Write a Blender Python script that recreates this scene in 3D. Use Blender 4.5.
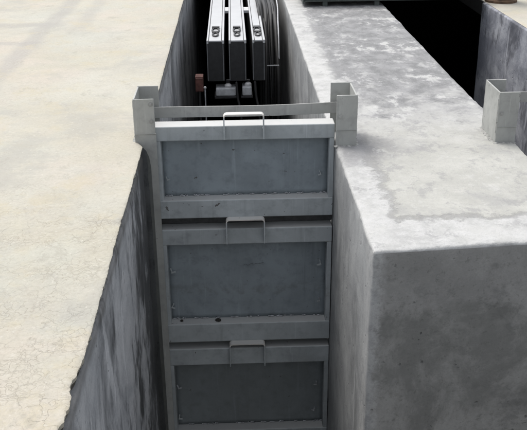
import bpy, bmesh, math, random
from mathutils import Vector, Matrix, noise
random.seed(7)
S = bpy.context.scene
for o in list(bpy.data.objects): bpy.data.objects.remove(o)
COL = S.collection
R = math.radians

# ------------------------------------------------------------------ camera
cd = bpy.data.cameras.new('camera'); cam = bpy.data.objects.new('camera', cd); COL.objects.link(cam)
cd.sensor_fit = 'HORIZONTAL'; cd.sensor_width = 36; cd.lens = 36*846/527
cd.clip_start = .05; cd.clip_end = 500
dv = Vector((-35.5, -374, 846)); vx = 18.0
vv = Vector((vx, (846*846 + dv.x*vx)/374, 846)); dv.normalize(); vv.normalize()
lv = vv.cross(dv); lv.normalize()
if lv.x < 0: lv = -lv
rot = Matrix((lv, dv, -vv))                      # world = rot @ (right, down, forward)
cx, cy, cz = rot.col[0], -rot.col[1], -rot.col[2]
M = Matrix((cx, cy, cz)).transposed().to_4x4(); M.translation = (0, 0, 1.55)
cam.matrix_world = M
S.camera = cam

# ------------------------------------------------------------------ sky, sun, exposure
SUN_EL, SUN_AZ = R(62), R(-38)                   # sun behind the gate, to the left
w = bpy.data.worlds.new('World'); S.world = w; w.use_nodes = True
nt = w.node_tree; bg = nt.nodes['Background']
sky = nt.nodes.new('ShaderNodeTexSky'); sky.sky_type = 'NISHITA'; sky.sun_disc = False
sky.sun_elevation = SUN_EL; sky.sun_rotation = SUN_AZ; sky.dust_density = 4; sky.air_density = 1.0; sky.ozone_density = 1
hs = nt.nodes.new('ShaderNodeHueSaturation'); hs.inputs['Saturation'].default_value = .28   # thin high cloud: a pale, milky sky
nt.links.new(sky.outputs[0], hs.inputs['Color']); nt.links.new(hs.outputs[0], bg.inputs[0]); bg.inputs[1].default_value = .15
sl = bpy.data.lights.new('sun', 'SUN'); so = bpy.data.objects.new('sun', sl); COL.objects.link(so)
sl.energy = .6; sl.angle = R(30); sl.color = (1, .96, .9)
sd = Vector((math.sin(SUN_AZ)*math.cos(SUN_EL), math.cos(SUN_AZ)*math.cos(SUN_EL), math.sin(SUN_EL)))
so.rotation_euler = sd.to_track_quat('Z', 'Y').to_euler(); so.location = sd*30
S.view_settings.view_transform = 'Standard'; S.view_settings.look = 'None'
S.view_settings.exposure = 0.80; S.view_settings.gamma = 1

# ------------------------------------------------------------------ material helpers
class G:
    def __init__(s, name):
        s.m = bpy.data.materials.new(name); s.m.use_nodes = True
        s.t = s.m.node_tree; s.b = s.t.nodes['Principled BSDF']
        s.co = s.n('ShaderNodeTexCoord').outputs['Object']
    def n(s, typ, **k):
        x = s.t.nodes.new(typ)
        for a, b in k.items(): setattr(x, a, b)
        return x
    def set(s, sock, v):
        if isinstance(v, bpy.types.NodeSocket): s.t.links.new(v, sock)
        elif isinstance(v, (tuple, list)) and len(v) == 3 and sock.type == 'RGBA': sock.default_value = (*v, 1)
        else: sock.default_value = v
    def map(s, scale=(1, 1, 1), loc=(0, 0, 0), vec=None):
        x = s.n('ShaderNodeMapping'); s.set(x.inputs[0], vec or s.co)
        x.inputs['Scale'].default_value = scale; x.inputs['Location'].default_value = loc
        return x.outputs[0]
    def noise(s, scale, detail=4, rough=.55, vec=None, dist=0):
        x = s.n('ShaderNodeTexNoise'); s.set(x.inputs['Vector'], vec or s.co)
        x.inputs['Scale'].default_value = scale; x.inputs['Detail'].default_value = detail
        x.inputs['Roughness'].default_value = rough; x.inputs['Distortion'].default_value = dist
        return x.outputs['Fac']
    def noisec(s, scale, vec=None):
        x = s.n('ShaderNodeTexNoise'); s.set(x.inputs['Vector'], vec or s.co); x.inputs['Scale'].default_value = scale
        x.inputs['Detail'].default_value = 3
        return x.outputs['Color']
    def voro(s, scale, vec=None, feature='DISTANCE_TO_EDGE'):
        x = s.n('ShaderNodeTexVoronoi', feature=feature); s.set(x.inputs['Vector'], vec or s.co); x.inputs['Scale'].default_value = scale
        return x.outputs['Distance']
    def step(s, v, a, b, lo=0., hi=1.):
        x = s.n('ShaderNodeMapRange', interpolation_type='SMOOTHSTEP'); s.set(x.inputs[0], v)
        for i, q in enumerate((a, b, lo, hi)): x.inputs[i+1].default_value = q
        return x.outputs[0]
    def mix(s, f, a, b, mode='MIX'):
        x = s.n('ShaderNodeMix', data_type='RGBA', blend_type=mode); s.set(x.inputs[0], f); s.set(x.inputs[6], a); s.set(x.inputs[7], b)
        return x.outputs[2]
    def ma(s, op, a, b=0., c=0.):
        x = s.n('ShaderNodeMath', operation=op); s.set(x.inputs[0], a); s.set(x.inputs[1], b); s.set(x.inputs[2], c)
        return x.outputs[0]
    def vadd(s, a, b, k):
        x = s.n('ShaderNodeVectorMath', operation='MULTIPLY_ADD'); s.set(x.inputs[0], b); x.inputs[1].default_value = (k, k, k); s.set(x.inputs[2], a)
        return x.outputs[0]
    def xyz(s):
        x = s.n('ShaderNodeSeparateXYZ'); s.set(x.inputs[0], s.co); return x.outputs
    def bump(s, h, dist=.01, strength=1., normal=None):
        x = s.n('ShaderNodeBump'); s.set(x.inputs['Height'], h); x.inputs['Distance'].default_value = dist; x.inputs['Strength'].default_value = strength
        if normal: s.set(x.inputs['Normal'], normal)
        return x.outputs[0]
    def out(s, col, rough=.8, normal=None, metal=0., spec=.5):
        s.set(s.b.inputs['Base Color'], col); s.set(s.b.inputs['Roughness'], rough); s.b.inputs['Metallic'].default_value = metal
        s.b.inputs['Specular IOR Level'].default_value = spec
        if normal: s.set(s.b.inputs['Normal'], normal)
        return s.m

def mat_slab():
    g = G('cream_concrete'); X, Y, Z = g.xyz()
    big = g.noise(.7, 5, .6); mid = g.noise(5, 6, .65); fine = g.noise(90, 4, .7)
    c = g.mix(g.step(big, .35, .68), (.425, .40, .325), (.475, .465, .41))
    c = g.mix(g.step(mid, .42, .72, 0, .55), c, (.40, .375, .33))
    c = g.mix(g.step(g.noise(1.9, 4, .6, dist=1), .5, .75, 0, .5), c, (.50, .47, .365))
    c = g.mix(g.step(g.noise(2.7, 5, .7, g.map(loc=(5, 3, 0)), 1.5), .53, .7, 0, .35), c, (.36, .345, .315))
    c = g.mix(g.step(g.noise(.9, 4, .6, g.map(loc=(8, 1, 0)), .6), .48, .64, 0, .55), c, (.50, .445, .385))
    c = g.mix(g.step(g.noise(1.3, 5, .62, g.map(loc=(1, 9, 0)), .6), .50, .66, 0, .6), c, (.43, .435, .385))
    c = g.mix(g.step(g.noise(11, 5, .7, g.map(loc=(1, 9, 3))), .54, .68, 0, .35), c, (.35, .335, .29))
    # worn bands across the far left
    wx = g.ma('ADD', X, g.ma('MULTIPLY', g.ma('SUBTRACT', g.noise(1.5), .5), .22)); wy = g.ma('ADD', Y, g.ma('MULTIPLY', g.ma('SUBTRACT', g.noise(1.2), .5), .45))
    for v, pos, wid, lim, amt in ((wx, -1.66, .10, g.step(Y, 5.0, 6.2), .6), (wx, -1.36, .09, g.step(Y, 7.0, 7.8), .4),
                                  (wy, 7.75, .13, g.step(X, -1.5, -1.75), .55), (wy, 6.95, .10, g.step(X, -1.45, -1.7), .5)):
        bb = g.ma('ABSOLUTE', g.ma('SUBTRACT', v, pos))
        c = g.mix(g.ma('MULTIPLY', g.step(bb, wid*.3, wid*1.2, amt, 0), lim), c, (.32, .31, .295))
    # map cracking, mostly close to the viewer
    wv = g.vadd(g.co, g.noisec(9), .09); wv = g.vadd(wv, g.noisec(50), .035)
    e = g.voro(34, wv); e2 = g.voro(13, wv)
    area = g.step(g.ma('ADD', Y, g.ma('MULTIPLY', g.noise(2.2, 3), 3.0)), 6.0, 4.2)
    patch = g.step(g.noise(4.4, 4, .6, g.map(loc=(1, 7, 2))), .42, .62)
    patch2 = g.step(g.noise(7, 4, .6, g.map(loc=(4, 2, 2))), .40, .58)
    k1 = g.ma('MULTIPLY', g.ma('MULTIPLY', g.step(e, .008, .065, .6, 0), patch), area)
    k2 = g.ma('MULTIPLY', g.ma('MULTIPLY', g.step(e2, .004, .022, .75, 0), patch2), area)
    k = g.ma('MAXIMUM', k1, k2)
    c = g.mix(g.ma('MULTIPLY', k, g.step(g.noise(3, 5, .7), .35, .6, .15, .48)), c, (.27, .23, .17))
    gr = g.noise(60, 6, .75)
    c = g.mix(g.step(gr, .50, .66, 0, .30), c, (.28, .26, .21)); c = g.mix(g.step(gr, .47, .36, 0, .25), c, (.55, .53, .47))
    c = g.mix(g.step(g.noise(3.1, 7, .72, g.map(loc=(2, 6, 1))), .50, .64, 0, .5), c, (.45, .40, .285))
    c = g.mix(g.step(g.noise(1.6, 7, .72, g.map(loc=(7, 3, 1))), .50, .64, 0, .6), c, (.345, .337, .305))
    sp = g.step(g.noise(38, 3, .6), .69, .76, 0, .6)
    c = g.mix(sp, c, (.27, .225, .17))
    c = g.mix(g.step(g.noise(8, 8, .78, g.map((1, .6, 1), (3, 8, 4))), .56, .66, 0, .45), c, (.30, .285, .24))
    c = g.mix(g.step(g.noise(55, 2), .64, .74, 0, .5), c, (.55, .53, .47))
    c = g.mix(g.step(fine, .3, .75, 0, .28), c, (.36, .34, .29))
    h = g.ma('ADD', g.ma('MULTIPLY', gr, .8), g.ma('SUBTRACT', g.ma('MULTIPLY', mid, 1.2), g.ma('MULTIPLY', k, .8)))
    return g.out(c, .85, g.bump(h, .004, .7), spec=.3)

def mat_broken():
    g = G('dark_broken_mortar')
    c = g.mix(g.step(g.noise(40, 5, .7), .4, .65), (.07, .065, .055), (.22, .20, .165))
    return g.out(c, .95, g.bump(g.noise(60, 6, .7), .012, 1), spec=.2)

def mat_wall(name, light, mid, dark, streak=.6, near_gate=None, rough=.75, front_tone=False, fib=.3):
    g = G(name); X, Y, Z = g.xyz()
    s1 = g.noise(1, 8, .68, g.map((1.9, 1.9, 1.0)), .5); s2 = g.noise(1, 7, .68, g.map((5.5, 5.5, 2.4), (3, 1, 0)), .7)
    s3 = g.noise(1, 4, .6, g.map((70, 70, 4), (3, 1, 0)))
    pt = g.noise(1, 8, .7, g.map((2.2, 2.2, 3.2), (1, 5, 2)), .4); fine = g.noise(110, 4, .75)
    c = g.mix(g.step(pt, .38, .62), mid, light)
    c = g.mix(g.step(s1, .50, .63, 0, streak), c, dark)
    c = g.mix(g.step(s2, .54, .66, 0, streak*.8), c, dark)
    c = g.mix(g.step(s3, .45, .75, 0, fib), c, light)
    c = g.mix(g.step(g.noise(1, 7, .66, g.map((6, 6, 1.5), (9, 4, 2)), .6), .57, .67, 0, .5), c, tuple(min(1, v*1.4) for v in light))
    dr = g.noise(1, 4, .6, g.map((16, 16, .8), (2, 2, 2)), .3)
    c = g.mix(g.step(dr, .60, .70, 0, .45), c, dark)
    hole = g.ma('MULTIPLY', g.step(g.voro(26, g.vadd(g.co, g.noisec(12), .05), 'F1'), .22, .12), g.step(g.noise(7, 3), .55, .64))
    c = g.mix(g.ma('MULTIPLY', hole, .5), c, (.05, .05, .05))
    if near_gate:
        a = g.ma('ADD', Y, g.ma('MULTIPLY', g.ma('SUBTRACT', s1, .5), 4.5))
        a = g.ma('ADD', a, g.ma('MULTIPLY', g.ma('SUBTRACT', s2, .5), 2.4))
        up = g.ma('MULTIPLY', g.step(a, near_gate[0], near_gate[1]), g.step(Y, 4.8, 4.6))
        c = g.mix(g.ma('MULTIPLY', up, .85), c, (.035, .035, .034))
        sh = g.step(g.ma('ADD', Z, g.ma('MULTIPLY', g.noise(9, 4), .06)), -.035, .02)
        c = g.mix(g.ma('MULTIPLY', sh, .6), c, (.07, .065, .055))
    if front_tone:      # the face towards the pit is mixed darker, with a ragged border round the corner
        fx = g.ma('ADD', X, g.ma('MULTIPLY', g.ma('SUBTRACT', g.noise(14, 5, .7), .5), .09))
        f = g.ma('MULTIPLY', g.step(fx, .560, .600), g.step(Y, 3.30, 3.24))
        q = g.noise(2.6, 9, .74, g.map((1, 1, .8), (4, 4, 4)), .3)
        frontc = g.mix(g.step(q, .40, .60), (.185, .185, .173), (.31, .307, .29))
        frontc = g.mix(g.step(g.noise(22, 5, .7), .5, .72, 0, .5), frontc, (.24, .237, .222))
        top = g.step(g.ma('ADD', Z, g.ma('MULTIPLY', g.ma('SUBTRACT', q, .5), .3)), -.34, -.26, 0, .5)
        frontc = g.mix(top, frontc, (.29, .285, .275))
        frontc = g.mix(g.step(g.noise(48, 4, .7), .55, .7, 0, .45), frontc, (.10, .10, .09))
        frontc = g.mix(g.step(g.noise(9, 6, .75, g.map((1, 1, 1.3), (2, 4, 1))), .52, .66, 0, .4), frontc, (.11, .11, .104))
        frontc = g.mix(g.ma('MULTIPLY', hole, .6), frontc, (.05, .05, .05))
        c = g.mix(f, c, frontc)
        cor = g.ma('MULTIPLY', g.step(fx, .625, .585), g.step(Y, 3.30, 3.2)); c = g.mix(g.ma('MULTIPLY', cor, g.step(g.noise(30, 5, .7), .35, .6, .15, .8)), c, (.42, .42, .41))
    c = g.mix(g.step(fine, .3, .8, 0, .25), c, dark)
    h = g.ma('ADD', g.ma('MULTIPLY', fine, .3), g.ma('ADD', g.ma('MULTIPLY', s2, .9), g.ma('SUBTRACT', g.ma('MULTIPLY', pt, 1.2), g.ma('MULTIPLY', hole, .8))))
    return g.out(c, rough, g.bump(h, .006, .7), spec=.35)

def mat_pier_top():
    g = G('patched_grey_concrete'); X, Y, Z = g.xyz()
    mid = g.noise(4.5, 7, .68, None, .15); big = g.noise(1.7, 5, .6, g.map(loc=(2, 4, 0)), .5); fine = g.noise(120, 4, .75)
    sm = g.noise(9, 7, .68, g.map((1, .6, 1)), .1)
    c = g.mix(g.step(mid, .38, .66), (.36, .36, .35), (.48, .48, .46))
    # older bare grey patches towards the far end
    far = g.step(g.ma('ADD', Y, g.ma('MULTIPLY', g.ma('SUBTRACT', mid, .5), 4.2)), 4.7, 5.6)
    inner = g.step(g.ma('ADD', X, g.ma('MULTIPLY', g.ma('SUBTRACT', sm, .5), .35)), .66, .76)
    grey = g.mix(g.step(sm, .36, .62), (.135, .138, .14), (.25, .252, .255))
    c = g.mix(g.ma('MULTIPLY', g.ma('MULTIPLY', far, inner), .92), c, grey)
    c = g.mix(g.ma('MULTIPLY', g.step(sm, .52, .60, 0, .9), g.step(big, .42, .58)), c, (.47, .47, .455))
    # smooth screed panel in the front half, slightly yellow, with a rough white border round it
    gr0 = g.noise(11, 7, .70)
    wob = g.ma('MULTIPLY', g.ma('SUBTRACT', g.noise(5, 8, .7), .5), .30)
    dx = g.ma('SUBTRACT', g.ma('ADD', X, wob), .725); dy = g.ma('SUBTRACT', g.ma('ADD', Y, wob), 3.42)
    d = g.ma('SMOOTH_MIN', dx, dy, .12)
    near = g.step(g.ma('ADD', Y, g.ma('MULTIPLY', mid, 1.2)), 5.7, 4.9)
    scr = g.mix(g.step(mid, .35, .68), (.38, .378, .345), (.46, .457, .42))
    scr = g.mix(g.step(g.noise(2.6, 5, .65, g.map(loc=(3, 3, 0)), .3), .52, .68, 0, .6), scr, (.31, .31, .30))
    c = g.mix(g.ma('MULTIPLY', g.step(d, -.012, .02), near), c, scr)
    line = g.ma('MULTIPLY', g.step(g.ma('ABSOLUTE', d), .004, .035, .65, 0), near)
    c = g.mix(line, c, (.23, .23, .22))
    bd = g.ma('MULTIPLY', g.step(d, .0, -.03), g.step(gr0, .38, .60, .95, .2))
    c = g.mix(bd, c, (.50, .50, .49))
    # dark patch in front of the right guide
    px = g.ma('SUBTRACT', X, .69); py = g.ma('SUBTRACT', Y, 4.37)
    r2 = g.ma('ADD', g.ma('SQRT', g.ma('ADD', g.ma('MULTIPLY', px, px), g.ma('MULTIPLY', g.ma('MULTIPLY', py, py), .5))), g.ma('MULTIPLY', g.ma('SUBTRACT', sm, .5), .42))
    c = g.mix(g.step(r2, .06, .26, .8, 0), c, (.19, .19, .195))
    gr = g.noise(45, 6, .75)
    c = g.mix(g.step(gr, .52, .70, 0, .28), c, (.22, .22, .22))
    c = g.mix(g.step(gr, .44, .32, 0, .25), c, (.56, .56, .54))
    ag = g.noise(7.5, 9, .76, g.map((1, .75, 1), (6, 2, 1)))
    c = g.mix(g.step(ag, .53, .61, 0, .5), c, (.24, .24, .24))
    c = g.mix(g.step(ag, .44, .38, 0, .4), c, (.52, .52, .50))
    pits = g.step(g.noise(70, 3, .6), .66, .74, 0, .55)
    c = g.mix(pits, c, (.26, .26, .26))
    c = g.mix(g.step(fine, .35, .75, 0, .35), c, (.33, .33, .33))
    h = g.ma('ADD', g.ma('ADD', g.ma('MULTIPLY', gr, .5), g.ma('MULTIPLY', fine, .3)), g.ma('ADD', g.ma('MULTIPLY', sm, 1.), g.ma('SUBTRACT', g.ma('MULTIPLY', mid, 1.), g.ma('MULTIPLY', line, .7))))
    return g.out(c, .8, g.bump(h, .008, .75), spec=.35)

def mat_steel(name, col, dirt=.3, rough=.5, rust=.5, drips=True, top_pale=0., scum=0.):
    g = G(name)
    rv = g.n('ShaderNodeObjectInfo').outputs['Random']
    off = g.n('ShaderNodeCombineXYZ'); g.set(off.inputs[0], g.ma('MULTIPLY', rv, 31.)); g.set(off.inputs[1], g.ma('MULTIPLY', rv, 17.))
    v = g.vadd(g.co, off.outputs[0], 1.)
    a = g.noise(3.5, 5, .6, v, .4); b = g.noise(16, 5, .65, v)
    c = g.mix(g.step(a, .3, .7), tuple(x*.86 for x in col), tuple(x*1.1 for x in col))
    c = g.mix(g.step(b, .45, .75, 0, dirt), c, tuple(x*.55 for x in col))
    if drips:
        d = g.noise(1, 4, .6, g.map((24, 24, 1.6), vec=v), .2)
        c = g.mix(g.step(d, .55, .74, 0, dirt*.9), c, tuple(x*.62+.01 for x in col))
        d2 = g.noise(1, 4, .6, g.map((40, 40, 2.2), (4, 2, 1), vec=v), .2)
        c = g.mix(g.step(d2, .6, .74, 0, dirt*.7), c, tuple(min(1, x*1.5) for x in col))
    if top_pale:  # upward faces mixed towards pale grey
        nzv = g.n('ShaderNodeSeparateXYZ'); g.set(nzv.inputs[0], g.n('ShaderNodeNewGeometry').outputs['True Normal'])
        c = g.mix(g.ma('MULTIPLY', g.step(nzv.outputs[2], .55, .95), g.step(b, .25, .6, top_pale*.75, top_pale)), c, (.50, .50, .485))
    if scum:
        pz = g.n('ShaderNodeSeparateXYZ'); g.set(pz.inputs[0], g.n('ShaderNodeNewGeometry').outputs['Position'])
        zz = g.ma('ADD', pz.outputs[2], g.ma('MULTIPLY', g.ma('SUBTRACT', a, .5), .35))
        zz = g.ma('ADD', zz, g.ma('MULTIPLY', g.ma('SUBTRACT', b, .5), .12))
        c = g.mix(g.step(zz, -1.38, -1.50, 0, scum), c, (.105, .105, .09))
        wl = g.ma('MULTIPLY', g.step(g.ma('ABSOLUTE', g.ma('ADD', zz, .93)), .01, .05, .25, 0), g.step(b, .4, .6)); c = g.mix(wl, c, (.15, .145, .125))
    ch = g.step(g.noise(30, 4, .6, v), .69, .715, 0, rust)
    c = g.mix(ch, c, (.055, .04, .03))
    h = g.ma('ADD', g.ma('MULTIPLY', a, 2.5), g.ma('SUBTRACT', g.ma('MULTIPLY', b, .3), g.ma('MULTIPLY', ch, .3)))
    return g.out(c, g.step(b, .3, .7, rough-.08, rough+.12), g.bump(h, .003, .5), spec=.45)

def mat_plain(name, col, rough=.6, metal=0., var=.25, scale=20, bump=.002):
    g = G(name); n = g.noise(scale, 5, .65)
    c = g.mix(g.step(n, .3, .72), tuple(x*(1-var) for x in col), tuple(min(1, x*(1+var)) for x in col))
    return g.out(c, rough, g.bump(n, bump, .5), metal)

SLAB = mat_slab(); BROKEN = mat_broken()
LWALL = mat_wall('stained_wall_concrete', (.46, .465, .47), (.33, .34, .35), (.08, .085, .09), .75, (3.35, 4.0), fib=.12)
RWALL = mat_wall('streaked_pier_concrete', (.38, .385, .38), (.27, .275, .275), (.13, .135, .135), .5, front_tone=True)
T2WALL = mat_wall('bluish_wall_concrete', (.42, .43, .46), (.21, .22, .25), (.06, .062, .075), .85, fib=.12)
PTOP = mat_pier_top()
DARKC = mat_plain('shade_black_concrete', (.03, .03, .03), .6)  # near-black: shade of the covered trench put into the colour
FLOOR = mat_plain('silty_floor_concrete', (.24, .235, .215), .7, scale=5)
PANEL = mat_steel('grey_painted_panel', (.39, .42, .43), .5, .5, .8, top_pale=.9, scum=.15)
PLATE = mat_steel('slate_painted_plate', (.255, .292, .315), .5, .5, .8, scum=.42)
GUIDE = mat_steel('grey_painted_guide', (.37, .375, .355), .4, .55, .9)
BAR = mat_steel('weathered_steel_bar', (.34, .34, .325), .45, .6, .8)
HANDLE = mat_steel('worn_handle_paint', (.60, .575, .53), .3, .45, .5, top_pale=.9)
WELD = mat_plain('pale_weld', (.36, .37, .38), .6, 0, .4, 60)
RUBBER = mat_plain('black_rubber', (.06, .06, .06), .6, 0, .3)
BODY = mat_plain('black_painted_steel', (.022, .022, .023), .5)
COVER = mat_plain('white_cover_paint', (.43, .435, .44), .4, 0, .05, 6)
RAIL = mat_plain('aluminium_rail', (.16, .165, .17), .6, .0, .15)
HOSE = mat_plain('black_hose', (.004, .004, .0045), .6)
GREYPART = mat_plain('pale_grey_casting', (.45, .46, .47), .5, .0, .2)
WHITEP = mat_plain('white_plastic', (.50, .50, .50), .4, 0, .05)
REDB = mat_plain('brown_red_oxide', (.12, .05, .04), .8, 0, .4)
RUST = mat_plain('rusty_brown_steel', (.10, .06, .035), .85, 0, .5, 14, .006)
BEAM = mat_plain('dark_green_beam', (.05, .06, .055), .6, 0, .3)
MORTAR = mat_plain('grey_mortar', (.30, .30, .285), .9, 0, .4, 50, .004)
MARK = mat_plain('faint_grey_mark', (.12, .13, .145), .8)
MUD = mat_plain('dark_mud', (.03, .028, .024), .95, 0, .4, 60, .01)

# ------------------------------------------------------------------ object helpers
def tag(o, label=None, cat=None, group=None, kind=None):
    for k, v in (('label', label), ('category', cat), ('group', group), ('kind', kind)):
        if v: o[k] = v
    return o
def thing(name, loc, label, cat, group=None):
    o = bpy.data.objects.new(name, None); COL.objects.link(o); o.location = loc; o.empty_display_size = .1
    return tag(o, label, cat, group)
def obj(name, bm, mats, parent=None, smooth=False):
    if parent:
        L = Vector(parent.location)
        if parent.parent: L += Vector(parent.parent.location)
        bmesh.ops.translate(bm, verts=bm.verts, vec=-L)
    me = bpy.data.meshes.new(name); bm.normal_update(); bm.to_mesh(me); bm.free()
    for m in (mats if isinstance(mats, (list, tuple)) else [mats]): me.materials.append(m)
    if smooth:
        for p in me.polygons: p.use_smooth = True
    o = bpy.data.objects.new(name, me); COL.objects.link(o)
    if parent: o.parent = parent
    return o
def box(x0, x1, y0, y1, z0, z1, bev=.0025, bm=None, seg=2):
    b = bmesh.new()
    bmesh.ops.create_cube(b, size=1)
    for v in b.verts:
        v.co = Vector(((x0+x1)/2+v.co.x*(x1-x0), (y0+y1)/2+v.co.y*(y1-y0), (z0+z1)/2+v.co.z*(z1-z0)))
    if bev: bmesh.ops.bevel(b, geom=b.edges[:], offset=bev, segments=seg, affect='EDGES', profile=.5)
    if bm is None: return b
    me = bpy.data.meshes.new('t'); b.to_mesh(me); b.free(); bm.from_mesh(me); bpy.data.meshes.remove(me)
    return bm
def tube(pts, r, seg=8, bm=None, cap=True):
    bm = bm or bmesh.new(); pts = [Vector(p) for p in pts]; rings = []
    for i, p in enumerate(pts):
        t = (pts[min(i+1, len(pts)-1)]-pts[max(i-1, 0)]).normalized()
        u = t.orthogonal() if i == 0 else (u - t*u.dot(t))
        u = u.normalized(); v = t.cross(u)
        rr = r[i] if isinstance(r, (list, tuple)) else r
        rings.append([bm.verts.new(p+(u*math.cos(2*math.pi*k/seg)+v*math.sin(2*math.pi*k/seg))*rr) for k in range(seg)])
    for a, b in zip(rings, rings[1:]):
        for k in range(seg): bm.faces.new((a[k], a[(k+1) % seg], b[(k+1) % seg], b[k]))
    if cap: bm.faces.new(rings[0][::-1]); bm.faces.new(rings[-1])
    return bm
def smooth_path(pts, n=8):
    P = [Vector(p) for p in pts]; P = [P[0]]+P+[P[-1]]; out = []
    for i in range(1, len(P)-2):
        a, b, c, d = P[i-1:i+3]
        for k in range(n):
            t = k/n
            out.append(.5*((2*b)+(c-a)*t+(2*a-5*b+4*c-d)*t*t+(3*b-a-3*c+d)*t**3))
    out.append(P[-2]); return out
def nz(x, y=0, z=0, s=1, oct=4): return noise.fractal(Vector((x*s, y*s, z*s)), .8, 2.1, oct)
def grid(us, vs, f, bm=None, mi=0):
    bm = bm or bmesh.new()
    V = [[bm.verts.new(f(u, v)) for v in vs] for u in us]
    for i in range(len(us)-1):
        for j in range(len(vs)-1):
            q = bm.faces.new((V[i][j], V[i+1][j], V[i+1][j+1], V[i][j+1])); q.material_index = mi
    return bm, V
def span(*segs):
    out = []
    for a, b, st in segs:
        n = max(1, round(abs(b-a)/st)); out += [a+(b-a)*k/n for k in range(n)]
    return out+[segs[-1][1]]

# ------------------------------------------------------------------ setting: slabs, walls, floor
ZL = .045                                            # the cream slab is a screed on top of the wall
def ledge(y):                                        # ragged edge of the cream slab along the trench
    e = -.500 + .004*nz(y, 1, 0, 1.6) + .003*nz(y, 5, 0, 14) + .002*nz(y, 9, 0, 60)
    if 1.5 < y < 2.32: e -= max(0, .018*nz(y, 3, 0, 9)+.012)*min(1, (2.32-y)*6)
    if 4.35 <= y <= 4.46: k = (y-4.35)/.11; e = e*(1-k) - .548*k
    elif 4.46 < y < 4.69: e = -.552
    return e
ys = span((-30, -3, 3), (-3, 1.6, .1), (1.6, 5.2, .012), (5.2, 10, .05), (10, 60, 5))
cols = [(0, 0), (.004, .0), (.014, .0), (.04, 0), (.1, 0), (.25, 0), (.6, 0), (1.2, 0), (2.5, 0), (6, 0), (40, 0)]
def fslab(y, c):
    d = c[0]; e = ledge(y)
    x = e-d if d < .5 else -.5-d
    z = ZL + .0035*nz(x, y, 0, 1.3)*(1 if d > .02 else .6) + .001*nz(x, y, 3, 25, 2)
    if d == 0: z -= .003+.002*nz(y, 2, 2, 20)
    elif d < .01: z -= .0008+.0008*nz(y, 2, 5, 25)
    return (x, y, z)
bm, V = grid(ys, cols, fslab)
for i in range(len(ys)-1):                           # broken edge face, going down to the wall below
    pass
low = []
for i, y in enumerate(ys):
    t = V[i][0].co
    m1 = bm.verts.new((t.x-.003+.005*nz(y, 7, 1, 30), y, .026+.006*nz(y, 3, 3, 25)))
    m2 = bm.verts.new((t.x-.012+.007*nz(y, 1, 6, 22), y, .008))
    m3 = bm.verts.new((t.x-.02, y, -.012))
    low.append((m1, m2, m3))
for i in range(len(ys)-1):
    a = [V[i][0], *low[i]]; b = [V[i+1][0], *low[i+1]]
    for k in range(3):
        q = bm.faces.new((a[k], a[k+1], b[k+1], b[k])); q.material_index = 1 if k else 0
for i in range(len(ys)-1):
    e = bm.edges.get((V[i][0], V[i+1][0]))
    if e: e.smooth = False
tag(obj('ground', bm, [SLAB, BROKEN], smooth=True), kind='structure')

# near bank behind the viewer and right-hand ground
bm = box(-.49, 40, -30, -2.6, -3.4, -.004, .01); tag(obj('pavement', bm, SLAB), kind='structure')
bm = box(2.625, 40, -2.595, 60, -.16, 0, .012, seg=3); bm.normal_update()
for f in bm.faces: f.material_index = 1 if f.normal.x < -.5 else 0  # trench-side faces painted near-black to stand in for shade
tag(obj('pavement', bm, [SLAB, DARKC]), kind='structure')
bm = box(-.7, 8, -2.7, 4.55, -3.4, -3.2, 0); tag(obj('pit_floor', bm, FLOOR), kind='structure')
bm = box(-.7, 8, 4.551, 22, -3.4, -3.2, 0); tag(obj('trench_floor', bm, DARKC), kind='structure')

# left wall of the first trench
wy = span((-2.7, 1.6, .3), (1.6, 4.46, .02), (4.46, 4.7, .06), (4.7, 9.5, .08), (9.5, 21, 1))
wz = span((0, -.3, .02), (-.3, -2.2, .04), (-2.2, -3.25, .15))
def flw(y, z):
    x = -.502 + .006*nz(y, z*.5, 0, 2) + .003*nz(y, z, 4, 12) - (.004 if z > -.02 else 0)
    lim = 4.30 + .05*nz(z, 2, 8, 3) + .02*nz(z, 2, 8, 15)
    if lim < y < 4.70: x -= .055*min(1, (y-lim)/.04)
    return (x, y, z)
bm, V = grid(wy, wz, flw)
t2 = [[v.co.copy() for v in r] for r in V]
# top and back, so that it is a solid wall
for i in range(len(wy)-1):
    a, b = V[i][0], V[i+1][0]
    c = bm.verts.new((-.9, wy[i+1], 0)); d = bm.verts.new((-.9, wy[i], 0)); bm.faces.new((b, a, d, c))
bmesh.ops.remove_doubles(bm, verts=bm.verts, dist=.0001)
bmesh.ops.reverse_faces(bm, faces=bm.faces)
tag(obj('trench_wall', bm, LWALL, smooth=True), 'stained grey concrete wall below the cream slab, left of the gate', 'wall')

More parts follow.
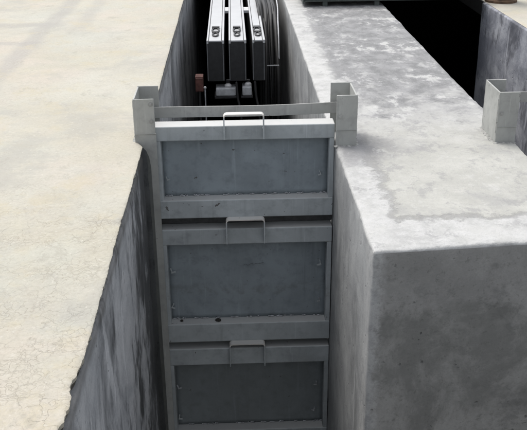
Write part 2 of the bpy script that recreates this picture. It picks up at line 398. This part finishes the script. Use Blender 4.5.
# pier between the two trenches
def pier_block(x0, x1, y0, y1, z0, xs, yy, zs, skew, mats):
    bm = bmesh.new(); bmesh.ops.create_cube(bm, size=1)
    for v in bm.verts: v.co = Vector(((x0+x1)/2+v.co.x*(x1-x0), (y0+y1)/2+v.co.y*(y1-y0), z0/2+v.co.z*(-z0)))
    bmesh.ops.bevel(bm, geom=[e for e in bm.edges if not all(abs(v.co.z-z0) < 1e-4 for v in e.verts)], offset=.016, segments=4, affect='EDGES', profile=.5)
    for ax, vals in ((0, xs), (1, yy), (2, zs)):
        for q in vals:
            co = [0, 0, 0]; no = [0, 0, 0]; co[ax] = q; no[ax] = 1
            bmesh.ops.bisect_plane(bm, geom=bm.verts[:]+bm.edges[:]+bm.faces[:], plane_co=co, plane_no=no)
    bm.normal_update()
    for f in bm.faces:
        n = f.normal
        f.material_index = 0 if n.z > .12 else 1
    for v in bm.verts:
        c = v.co; edge = 0
        top = c.z > -.02; fr = c.y < y0+.02; lf = c.x < x0+.02; rt = c.x > x1-.02
        edge = (top+fr+lf+rt) >= 2
        d = .004*nz(c.x, c.y, c.z, 1.7) + .002*nz(c.x, c.y, c.z, 9) + .0012*nz(c.x, c.y, c.z, 28)
        if edge: d += .004*nz(c.x, c.y, c.z+4, 6) + .003*nz(c.x, c.y, c.z, 30) - .002
        v.co = c + v.normal*d
        if c.y < y0+.4: v.co.y += skew*(c.x-x0)*max(0, 1-(c.y-y0)/.4)
    return bm
bm = pier_block(.556, 1.562, 3.108, 20, -3.25,
    span((.59, 1.53, .02)), span((3.142, 5.4, .02), (5.4, 9.2, .08), (9.2, 20, 1.5)), span((-.034, -2.2, .04), (-2.2, -3.2, .2)), .086, 0)
tag(obj('concrete_pier', bm, [PTOP, RWALL], smooth=True), 'thick grey concrete pier with a whitish patched top, right of the steel gate', 'pier')

# right wall of the second trench, stopping where the covered chamber begins
bm = box(2.6, 2.95, -2.595, 8.83, -3.25, -.003, .012, seg=3)
for q in span((0, 8.8, .1)): bmesh.ops.bisect_plane(bm, geom=bm.verts[:]+bm.edges[:]+bm.faces[:], plane_co=(0, q, 0), plane_no=(0, 1, 0))
for q in span((-.05, -3.1, .1)): bmesh.ops.bisect_plane(bm, geom=bm.verts[:]+bm.edges[:]+bm.faces[:], plane_co=(0, 0, q), plane_no=(0, 0, 1))
for v in bm.verts:
    if v.co.x < 2.62: v.co.x += .008*nz(v.co.y, v.co.z, 1, 2.5)
tag(obj('trench_wall', bm, T2WALL, smooth=True), 'bluish stained concrete wall at the far right beyond the dark trench', 'wall')

# covered chamber at the far end
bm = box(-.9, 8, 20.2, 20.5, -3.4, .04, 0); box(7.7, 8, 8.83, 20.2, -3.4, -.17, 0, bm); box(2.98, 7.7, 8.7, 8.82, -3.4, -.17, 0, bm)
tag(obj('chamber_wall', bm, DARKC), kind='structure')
bm = box(-.62, .62, 11.4, 21, .055, .2, .01); tag(obj('shade_slab', bm, DARKC), kind='structure')  # unseen slab, added to keep the far trench dark

# platform of dark steel over the far end of the pier and of the second trench
t = thing('steel_platform', (1.6, 8.75, 0), 'dark steel platform edge on small feet at the far end of the pier', 'platform')
b = box(.735, 2.57, 8.755, 8.77, .05, .26, .002)
box(.735, 2.57, 8.705, 8.7545, .05, .062, .002, b); box(.735, 2.57, 8.705, 8.7545, .248, .26, .002, b)
obj('edge_beam', b, BEAM, t)
obj('deck_plate', box(.70, 2.57, 8.771, 21, .20, .22, .001), BEAM, t)
for x in (.95, 1.48): 
    f = obj('foot', box(x-.025, x+.025, 8.72, 8.79, 0, .049, .003), BEAM, t)
obj('side_beam', box(.72, .734, 8.70, 21, .03, .199, .001), BEAM, t)

# ------------------------------------------------------------------ gate guides
YF, YB, ZT = 4.418, 4.684, .289
def guide(x_web, sgn, loc, label, left):
    """U channel: sgn=+1 opens to +X"""
    t = thing('gate_guide', loc, label, 'guide', 'steel channel guides')
    T = .009; xi = x_web+sgn*.113
    a, b = sorted((x_web, xi))
    zb = .047 if left else .004
    zs = .092
    # upper piece of the front flange, seamed on to a lower piece
    obj('front_flange', box(a, b, YF, YF+T, zs+.002, ZT, .002), GUIDE, t)
    if left:
        bm = bmesh.new()
        P = [(-.545, zs), (-.545, .040), (-.512, .022), (-.490, -.004), (-.476, -.04), (-.468, -.10), (-.468, -3.2), (-.430, -3.2), (-.430, zs)]
        f = [bm.verts.new((x, YF+.002, z)) for x, z in P]; k = [bm.verts.new((x, YF+.002+T, z)) for x, z in P]
        bm.faces.new(f); bm.faces.new(k[::-1])
        for i in range(len(P)): j = (i+1) % len(P); bm.faces.new((f[j], f[i], k[i], k[j]))
        bmesh.ops.recalc_face_normals(bm, faces=bm.faces)
        obj('lower_flange', bm, GUIDE, t)
    else:
        obj('lower_flange', box(a+.001, b-.001, YF+.002, YF+.002+T, zb-.03, zs, .002), GUIDE, t)
    sb = bmesh.new()
    n = 22
    for i in range(n):
        x = a+.003+(b-a-.006)*i/(n-1)
        q = bmesh.ops.create_icosphere(sb, subdivisions=1, radius=.0034+.0008*random.random())['verts']
        bmesh.ops.translate(sb, verts=q, vec=(x, YF+.0005, zs+.0005*random.random()))
    tag(obj('weld_seam', sb, GUIDE, t, True), kind='stuff')
    # web
    w0, w1 = (x_web, x_web+T) if sgn > 0 else (x_web-T, x_web)
    obj('web', box(w0, w1, YF+T+.001, YB-.001, -.04, ZT-.002, .002), GUIDE, t)
    obj('back_flange', box(*sorted((x_web, x_web+sgn*.117)), YB, YB+T, -.04 if not left else -3.2, ZT, .002), GUIDE, t)
    cw = bmesh.new(); wx = x_web+sgn*.004
    for k in range(34):
        q = bmesh.ops.create_icosphere(cw, subdivisions=1, radius=.004+.0012*random.random())['verts']
        bmesh.ops.translate(cw, verts=q, vec=(x_web+(.0005 if sgn > 0 else -.0005), YF+T+.001, .06+k*.0065))
    tag(obj('corner_weld', cw, GUIDE, t, True), kind='stuff')
    gm = bmesh.new(); zg = ZL if left else 0
    pts = [(x, YF-.004) for x in span((a+.004, b-.004, .012))] if not left else []
    side = x_web-sgn*.006
    pts += [(side, y) for y in span((YF+.02, YB+.01, .014))]
    for x, y in pts:
        r = .006+.007*random.random()
        q = bmesh.ops.create_icosphere(gm, subdivisions=2, radius=r)['verts']
        for v in q: v.co = Vector((v.co.x*1.3, v.co.y*1.3, v.co.z*.55))*(1+.4*nz(v.co.x+x, v.co.y+y, v.co.z, 70))+Vector((x+.006*(random.random()-.5), y+.006*(random.random()-.5), zg-.001))
    tag(obj('mortar_bed', gm, MORTAR, t, True), kind='stuff')
    for z in (.26, .165) if left else (.17,):
        x = b-.018 if left else a+.02
        bb = tube([(x, YF-.008, z), (x, YF-.002, z)], .0075, 6); tube([(x, YF-.0025, z), (x, YF+.001, z)], .0125, 14, bb); obj('bolt', bb, BAR, t)
    return t
guide(-.545, 1, (-.49, 4.55, 0), 'grey steel channel post left of the gate, standing on the cream slab edge', True)
guide(.669, -1, (.61, 4.55, 0), 'grey steel channel post right of the gate, on the edge of the pier', False)
guide(1.445, 1, (1.50, 4.55, 0), 'grey steel channel post at the far right, beside the dark second trench', False)
def tie(x0, x1, z0, z1, label, slope=0.):
    bm = box(x0, x1, 4.650, 4.658, z0, z1, .0015)
    for q in span((x0+.02, x1-.02, .05)): bmesh.ops.bisect_plane(bm, geom=bm.verts[:]+bm.edges[:]+bm.faces[:], plane_co=(q, 0, 0), plane_no=(1, 0, 0))
    for v in bm.verts:
        u = (v.co.x-x0)/(x1-x0); v.co.z += slope*u - .006*math.sin(math.pi*u); v.co.y += .006*math.sin(2.3*math.pi*u)
    t = obj('tie_bar', bm, BAR); tag(t, label, 'bar', 'flat tie bars between the posts')
tie(-.533, .655, .110, .174, 'flat grey steel bar tying the two gate posts together above the top panel', .012)
tie(1.46, 2.61, .165, .225, 'flat grey steel bar running right from the far right post', 0)

# ------------------------------------------------------------------ the three stop logs
PF, PB, PP = 4.446, 4.552, 4.524                     # front, back and plate planes
def stop_log(zt, zf, zp, zb, gap, label, clips, seed, hx=(-.058, .158), hz=None):
    """zt top, zf under the top flange, zp top of the bottom flange, zb underside"""
    rr = random.Random(seed); x0, x1 = -.462, .553
    t = thing('stop_log', (.03, 4.5, zb), label, 'gate panel', 'stacked steel gate panels')
    obj('top_flange', box(x0, x1, PF, PB, zf, zt, .006, seg=3), PANEL, t)
    obj('bottom_flange', box(x0, x1, PF, PB, zb, zp, .006, seg=3), PANEL, t)
    obj('side_stiffener', box(x1-.028, x1-.001, PF+.003, PB-.001, zp-.001, zf+.001, .003), PANEL, t)
    obj('side_stiffener', box(-.4615, -.412, PF+.003, PB-.001, zp-.001, zf+.001, .003), PANEL, t)
    # plate, very slightly buckled between its welds
    us = span((-.411, x1-.0285, .03)); vs = span((zp, zf, .03)); W = x1-.0285+.411
    def fp(x, z):
        a = math.sin(math.pi*(x+.411)/W)*math.sin(math.pi*(z-zp)/(zf-zp))
        return (x, PP+.003*a*nz(x+seed, z, 0, 2.2)+.002*a, z)
    bm, _ = grid(us, vs, fp); bmesh.ops.recalc_face_normals(bm, faces=bm.faces)
    o = obj('face_plate', bm, PLATE, t, True)
    md = o.modifiers.new('thickness', 'SOLIDIFY'); md.thickness = .008; md.offset = 0
    # stitch weld along the bottom of the plate
    wb = bmesh.new(); x = -.40
    while x < x1-.04:
        if rr.random() < .82:
            L = rr.uniform(.02, .06)
            for k in range(int(L/.006)):
                q = bmesh.ops.create_icosphere(wb, subdivisions=1, radius=rr.uniform(.0035, .0065))['verts']
                c = Vector((x+k*.006, PP-.005-rr.uniform(0, .006), zp+.002+rr.uniform(0, .005)))
                for v in q: v.co = Vector((v.co.x*1.1, v.co.y, v.co.z*.8))+c
            x += L
        x += rr.uniform(.006, .05)
    tag(obj('weld_bead', wb, WELD, t, True), kind='stuff')
    obj('rubber_seal', box(x0+.002, x1+.003, PF+.082, PB-.004, zb-gap, zb-.0005, .004), RUBBER, t)
    # lifting handle of bent flat bar
    hz0, hz1 = hz; a, b = hx; wd, th = .046, .0065
    P = []; r = .016
    P += [(a, hz0)]
    for k in range(5): an = math.pi-k*math.pi/8; P.append((a+r+r*math.cos(an), hz1-r+r*math.sin(an)))
    for k in range(5): an = math.pi/2-k*math.pi/8; P.append((b-r+r*math.cos(an), hz1-r+r*math.sin(an)))
    P += [(b, hz0)]
    bm = bmesh.new(); rings = []
    for i, (x, z) in enumerate(P):
        p0 = P[max(0, i-1)]; p1 = P[min(len(P)-1, i+1)]
        tx, tz = p1[0]-p0[0], p1[1]-p0[1]; L = math.hypot(tx, tz); nx, nzv = -tz/L*th, tx/L*th
        rings.append([bm.verts.new(c) for c in ((x-nx/2, PF-wd, z-nzv/2), (x+nx/2, PF-wd, z+nzv/2), (x+nx/2, PF-.0005, z+nzv/2), (x-nx/2, PF-.0005, z-nzv/2))])
    for A, B in zip(rings, rings[1:]):
        for k in range(4): bm.faces.new((A[k], A[(k+1) % 4], B[(k+1) % 4], B[k]))
    bm.faces.new(rings[0]); bm.faces.new(rings[-1][::-1]); bmesh.ops.recalc_face_normals(bm, faces=bm.faces)
    for f in bm.faces: f.material_index = 1 if f.calc_center_median().z < hz1-.022 else 0
    h = obj('handle', bm, [HANDLE, PANEL], t)
    wf = bmesh.new()
    for x in hx:
        for k in range(7):
            q = bmesh.ops.create_icosphere(wf, subdivisions=1, radius=rr.uniform(.004, .006))['verts']
            bmesh.ops.translate(wf, verts=q, vec=(x+rr.uniform(-.004, .004), PF-.001, hz0+k*.008))
    tag(obj('handle_weld', wf, PANEL, t, True), kind='stuff')
    # little hooked clips at the plate's sides
    for x, z in clips:
        s = 1 if x > 0 else -1
        c = box(x-.0035, x+.0035, PP-.018, PP-.0045, z-.014, z+.014, .0015)
        box(x-.004-.016*(s > 0)-.0005, x+.004+.016*(s < 0)+.0005, PP-.022, PP-.0185, z-.015, z-.005, .0012, c)
        an = rr.uniform(-.5, .5); sc = rr.uniform(.75, 1.15); cc = Vector((x, PP-.01, z))
        bmesh.ops.transform(c, matrix=Matrix.Translation(cc) @ Matrix.Rotation(an, 4, 'Y') @ Matrix.Diagonal((sc, 1, sc, 1)) @ Matrix.Translation(-cc), verts=c.verts)
        obj('clip', c, WELD if rr.random() < .6 else PANEL, t)
    return t
stop_log(.122, .038, -.318, -.430, .069, 'top steel gate panel in pale grey, its bright upper edge below the tie bar', [(-.393, -.206), (.483, -.19)], 3, hx=(-.058, .158), hz=(.056, .196))
stop_log(-.500, -.600, -1.135, -1.262, .049, 'middle steel gate panel, the tallest of the stack', [(-.398, -.797), (-.402, -1.037), (.493, -.765), (.492, -1.019)], 11, hx=(-.06, .157), hz=(-.578, -.428))
stop_log(-1.312, -1.430, -1.935, -2.06, .054, 'lowest steel gate panel visible, darkest, down at the bottom of the trench', [(-.400, -1.632), (-.402, -1.866), (.484, -1.632), (.474, -1.835)], 23, hx=(-.06, .152), hz=(-1.418, -1.260))
stop_log(-2.115, -2.23, -2.95, -3.1, .099, 'grey steel gate panel at the very bottom of the stack', [], 31, hx=(-.06, .152), hz=(-2.24, -2.075))

mid = [o for o in COL.objects if o.get('label', '').startswith('middle steel gate')][0]
sq = tube(smooth_path([(.035+.012*k, PP-.0062, -.775+.006*math.sin(k*2.1)*(1 if k < 5 else .35)+.0012*k) for k in range(11)], 4), .0009, 5)
obj('pencil_scrawl', sq, MARK, mid)

def clod(x, y, z, r, label):
    bm = bmesh.new(); bmesh.ops.create_icosphere(bm, subdivisions=2, radius=r)
    for v in bm.verts: v.co = Vector((v.co.x*1.35, v.co.y, v.co.z*.8))*(1+.35*nz(v.co.x+x, v.co.y, v.co.z, 60))
    bmesh.ops.translate(bm, verts=bm.verts, vec=(x, y, z+r*.6))
    tag(obj('mud_clod', bm, MUD, None, True), label, 'clod')
clod(-.127, 4.478, -1.135, .013, 'dark clod of mud on the lower ledge of the middle gate panel')
clod(-.35, 4.485, -1.135, .008, 'small dark clod in the lower left corner of the middle gate panel')

# ------------------------------------------------------------------ long boxes in the trench behind
ZC = -.095
def duct(x0, x1, label, cut=None):
    t = thing('long_box', ((x0+x1)/2, 7.6, ZC-.4), label, 'machine box', 'long white covered boxes in the trench')
    y1 = 13
    obj('body', box(x0+.001, x1-.001, 7.603, y1, ZC-.37, ZC-.008, .004), BODY, t)
    obj('cover', box(x0+.021, x1-.025, 7.60, y1, ZC-.0075, ZC+.006, .003), COVER, t)
    for a, b in ((x0, x0+.016), (x1-.020, x1)):
        obj('rail', box(a, b, 7.59, y1, ZC-.022, ZC+.010, .003), COVER, t)
    for a, b in ((x0, x0+.007), (x1-.014, x1-.007)):
        obj('edge_trim', box(a, b, 7.595, 7.6025, ZC-.36, ZC-.0225, .001), RAIL, t)
    # latch: two rings one behind the other, with a dark cap
    xm = (x0+x1)/2-.002
    L = bmesh.new()
    for yy, rx, ry in ((7.83, .024, .075), (8.02, .031, .10)):
        ring = [(xm+rx*math.cos(2*math.pi*k/20), yy+ry*math.sin(2*math.pi*k/20), ZC+.012) for k in range(21)]
        tube(ring, .0085, 6, L, False)
    box(xm-.036, xm+.036, 8.10, 8.16, ZC+.0062, ZC+.026, .004, L)
    box(xm-.030, xm+.030, 7.905, 7.94, ZC+.0062, ZC+.024, .003, L)
    obj('latch', L, BODY, t)
    return t
duct(-.235, -.078, 'leftmost of the three long white topped boxes in the trench behind the gate')
duct(-.036, .122, 'middle one of the three long white topped boxes in the trench behind the gate')
duct(.178, .292, 'rightmost of the three long white topped boxes, partly behind black hoses')
for a, b, lab in ((-.0775, -.0365, 'short white crosspiece between the left and middle long boxes'), (.1225, .1775, 'short white crosspiece between the middle and right long boxes')):
    c = obj('spacer', box(a, b, 9.1, 9.3, ZC-.03, ZC, .003), WHITEP); tag(c, lab, 'spacer', 'crosspieces between the long boxes')

# fittings below the boxes
def motor(x0, x1, z0, z1, label):
    t = thing('terminal_box', ((x0+x1)/2, 7.7, z0), label, 'fitting')
    b = box(x0, x1, 7.58, 7.75, z0, z1, .012, seg=3); obj('housing', b, GREYPART, t)
    xm = x0+(x1-x0)*.62
    obj('cap', tube([(xm, 7.62, z1), (xm, 7.62, z1+.02), (xm, 7.62, z1+.032)], [.032, .032, .02], 12), WHITEP, t)
    obj('stem', tube([(xm, 7.66, z1), (xm, 7.66, ZC-.371)], .02, 8), BODY, t)
    obj('base_plate', box(x0-.012, x1+.008, 7.57, 7.76, z0-.02, z0-.0005, .003), BODY, t)
motor(-.165, .018, -.60, -.525, 'wider pale grey fitting under the left and middle long boxes')
motor(.078, .165, -.60, -.515, 'narrower pale grey fitting under the middle and right long boxes')
tt = thing('junction_box', (-.31, 7.65, -.56), 'small brown red box by the left wall, below the long boxes', 'box')
obj('case', box(-.352, -.278, 7.6, 7.72, -.56, -.42, .006), REDB, tt); obj('lid', box(-.347, -.283, 7.588, 7.599, -.55, -.43, .003), REDB, tt)
obj('mounting_leg', box(-.325, -.305, 7.64, 7.68, -3.2, -.561, .002), BODY, tt)
tt = thing('marker_stake', (-.262, 7.55, -3.2), 'thin pale stake with a round head beside the brown red box', 'stake')
obj('stem', tube([(-.262, 7.55, -3.2), (-.262, 7.55, -.52)], .006, 6), GREYPART, tt)
hb = bmesh.new(); bmesh.ops.create_icosphere(hb, subdivisions=2, radius=.014); bmesh.ops.translate(hb, verts=hb.verts, vec=(-.262, 7.55, -.508)); obj('head', hb, WHITEP, tt, True)

# hoses
def hose(pts, r, label, mat=HOSE, group='black hoses in the trench behind the gate'):
    tag(obj('hose', tube(smooth_path(pts, 8), r, 8), mat, None, True), label, 'hose', group)
HL = 'black hose hanging in the bundle along the right wall behind the gate'
rr = random.Random(5)
for i in range(8):
    x = .272+.024*i+.01*(rr.random()-.5); y0 = 8.0+.25*rr.random(); zt = .0 if i < 7 else -.02
    hose([(x-.02+.02*rr.random(), 11.5, -.08-.05*rr.random()), (x, 9.6, -.06), (x+.008*rr.random(), 9.0-.2*rr.random(), -.06-.04*rr.random()), (x+.012*rr.random(), y0+.35, -.25-.1*rr.random()), (x+.01-.02*rr.random(), y0, -.75), (x-.03+.06*rr.random(), y0-.1, -1.6), (x-.03+.06*rr.random(), y0, -3.18)], (.012, .022, .016, .026)[i % 4], HL)
hose([(.50, 11, -.05), (.482, 9.2, -.03), (.462, 8.6, -.12), (.455, 8.3, -.35), (.455, 8.2, -1.0), (.45, 8.2, -3.18)], .007, 'thin grey hose running down the right wall behind the gate', GREYPART)
for x, lab in ((.035, 'loose black hose hanging between the two pale fittings'), (.205, 'loose black hose hanging right of the narrow pale fitting')):
    hose([(x-.01, 7.56, -.46), (x, 7.52, -.6), (x+.025, 7.48, -.75), (x+.05, 7.48, -1.2), (x+.04, 7.5, -3.18)], .011, lab)
c = obj('hose_clamp', box(.318, .432, 7.84, 7.855, -.390, -.382, .002), GREYPART); c.rotation_euler = (0, 0, 0)
tag(c, 'thin pale metal strip strapped across the black hoses', 'strap')

# rusty post on the far right ground
t = thing('rusty_post', (2.80, 8.86, 0), 'rusty brown steel post base on the ground at the top right corner', 'post')
obj('shaft', tube([(2.80, 8.86, .03), (2.80, 8.86, 1.0)], .13, 20), RUST, t)
obj('base_ring', tube([(2.80, 8.86, 0.001), (2.80, 8.86, .022), (2.80, 8.86, .03)], [.165, .165, .15], 24), RUST, t)
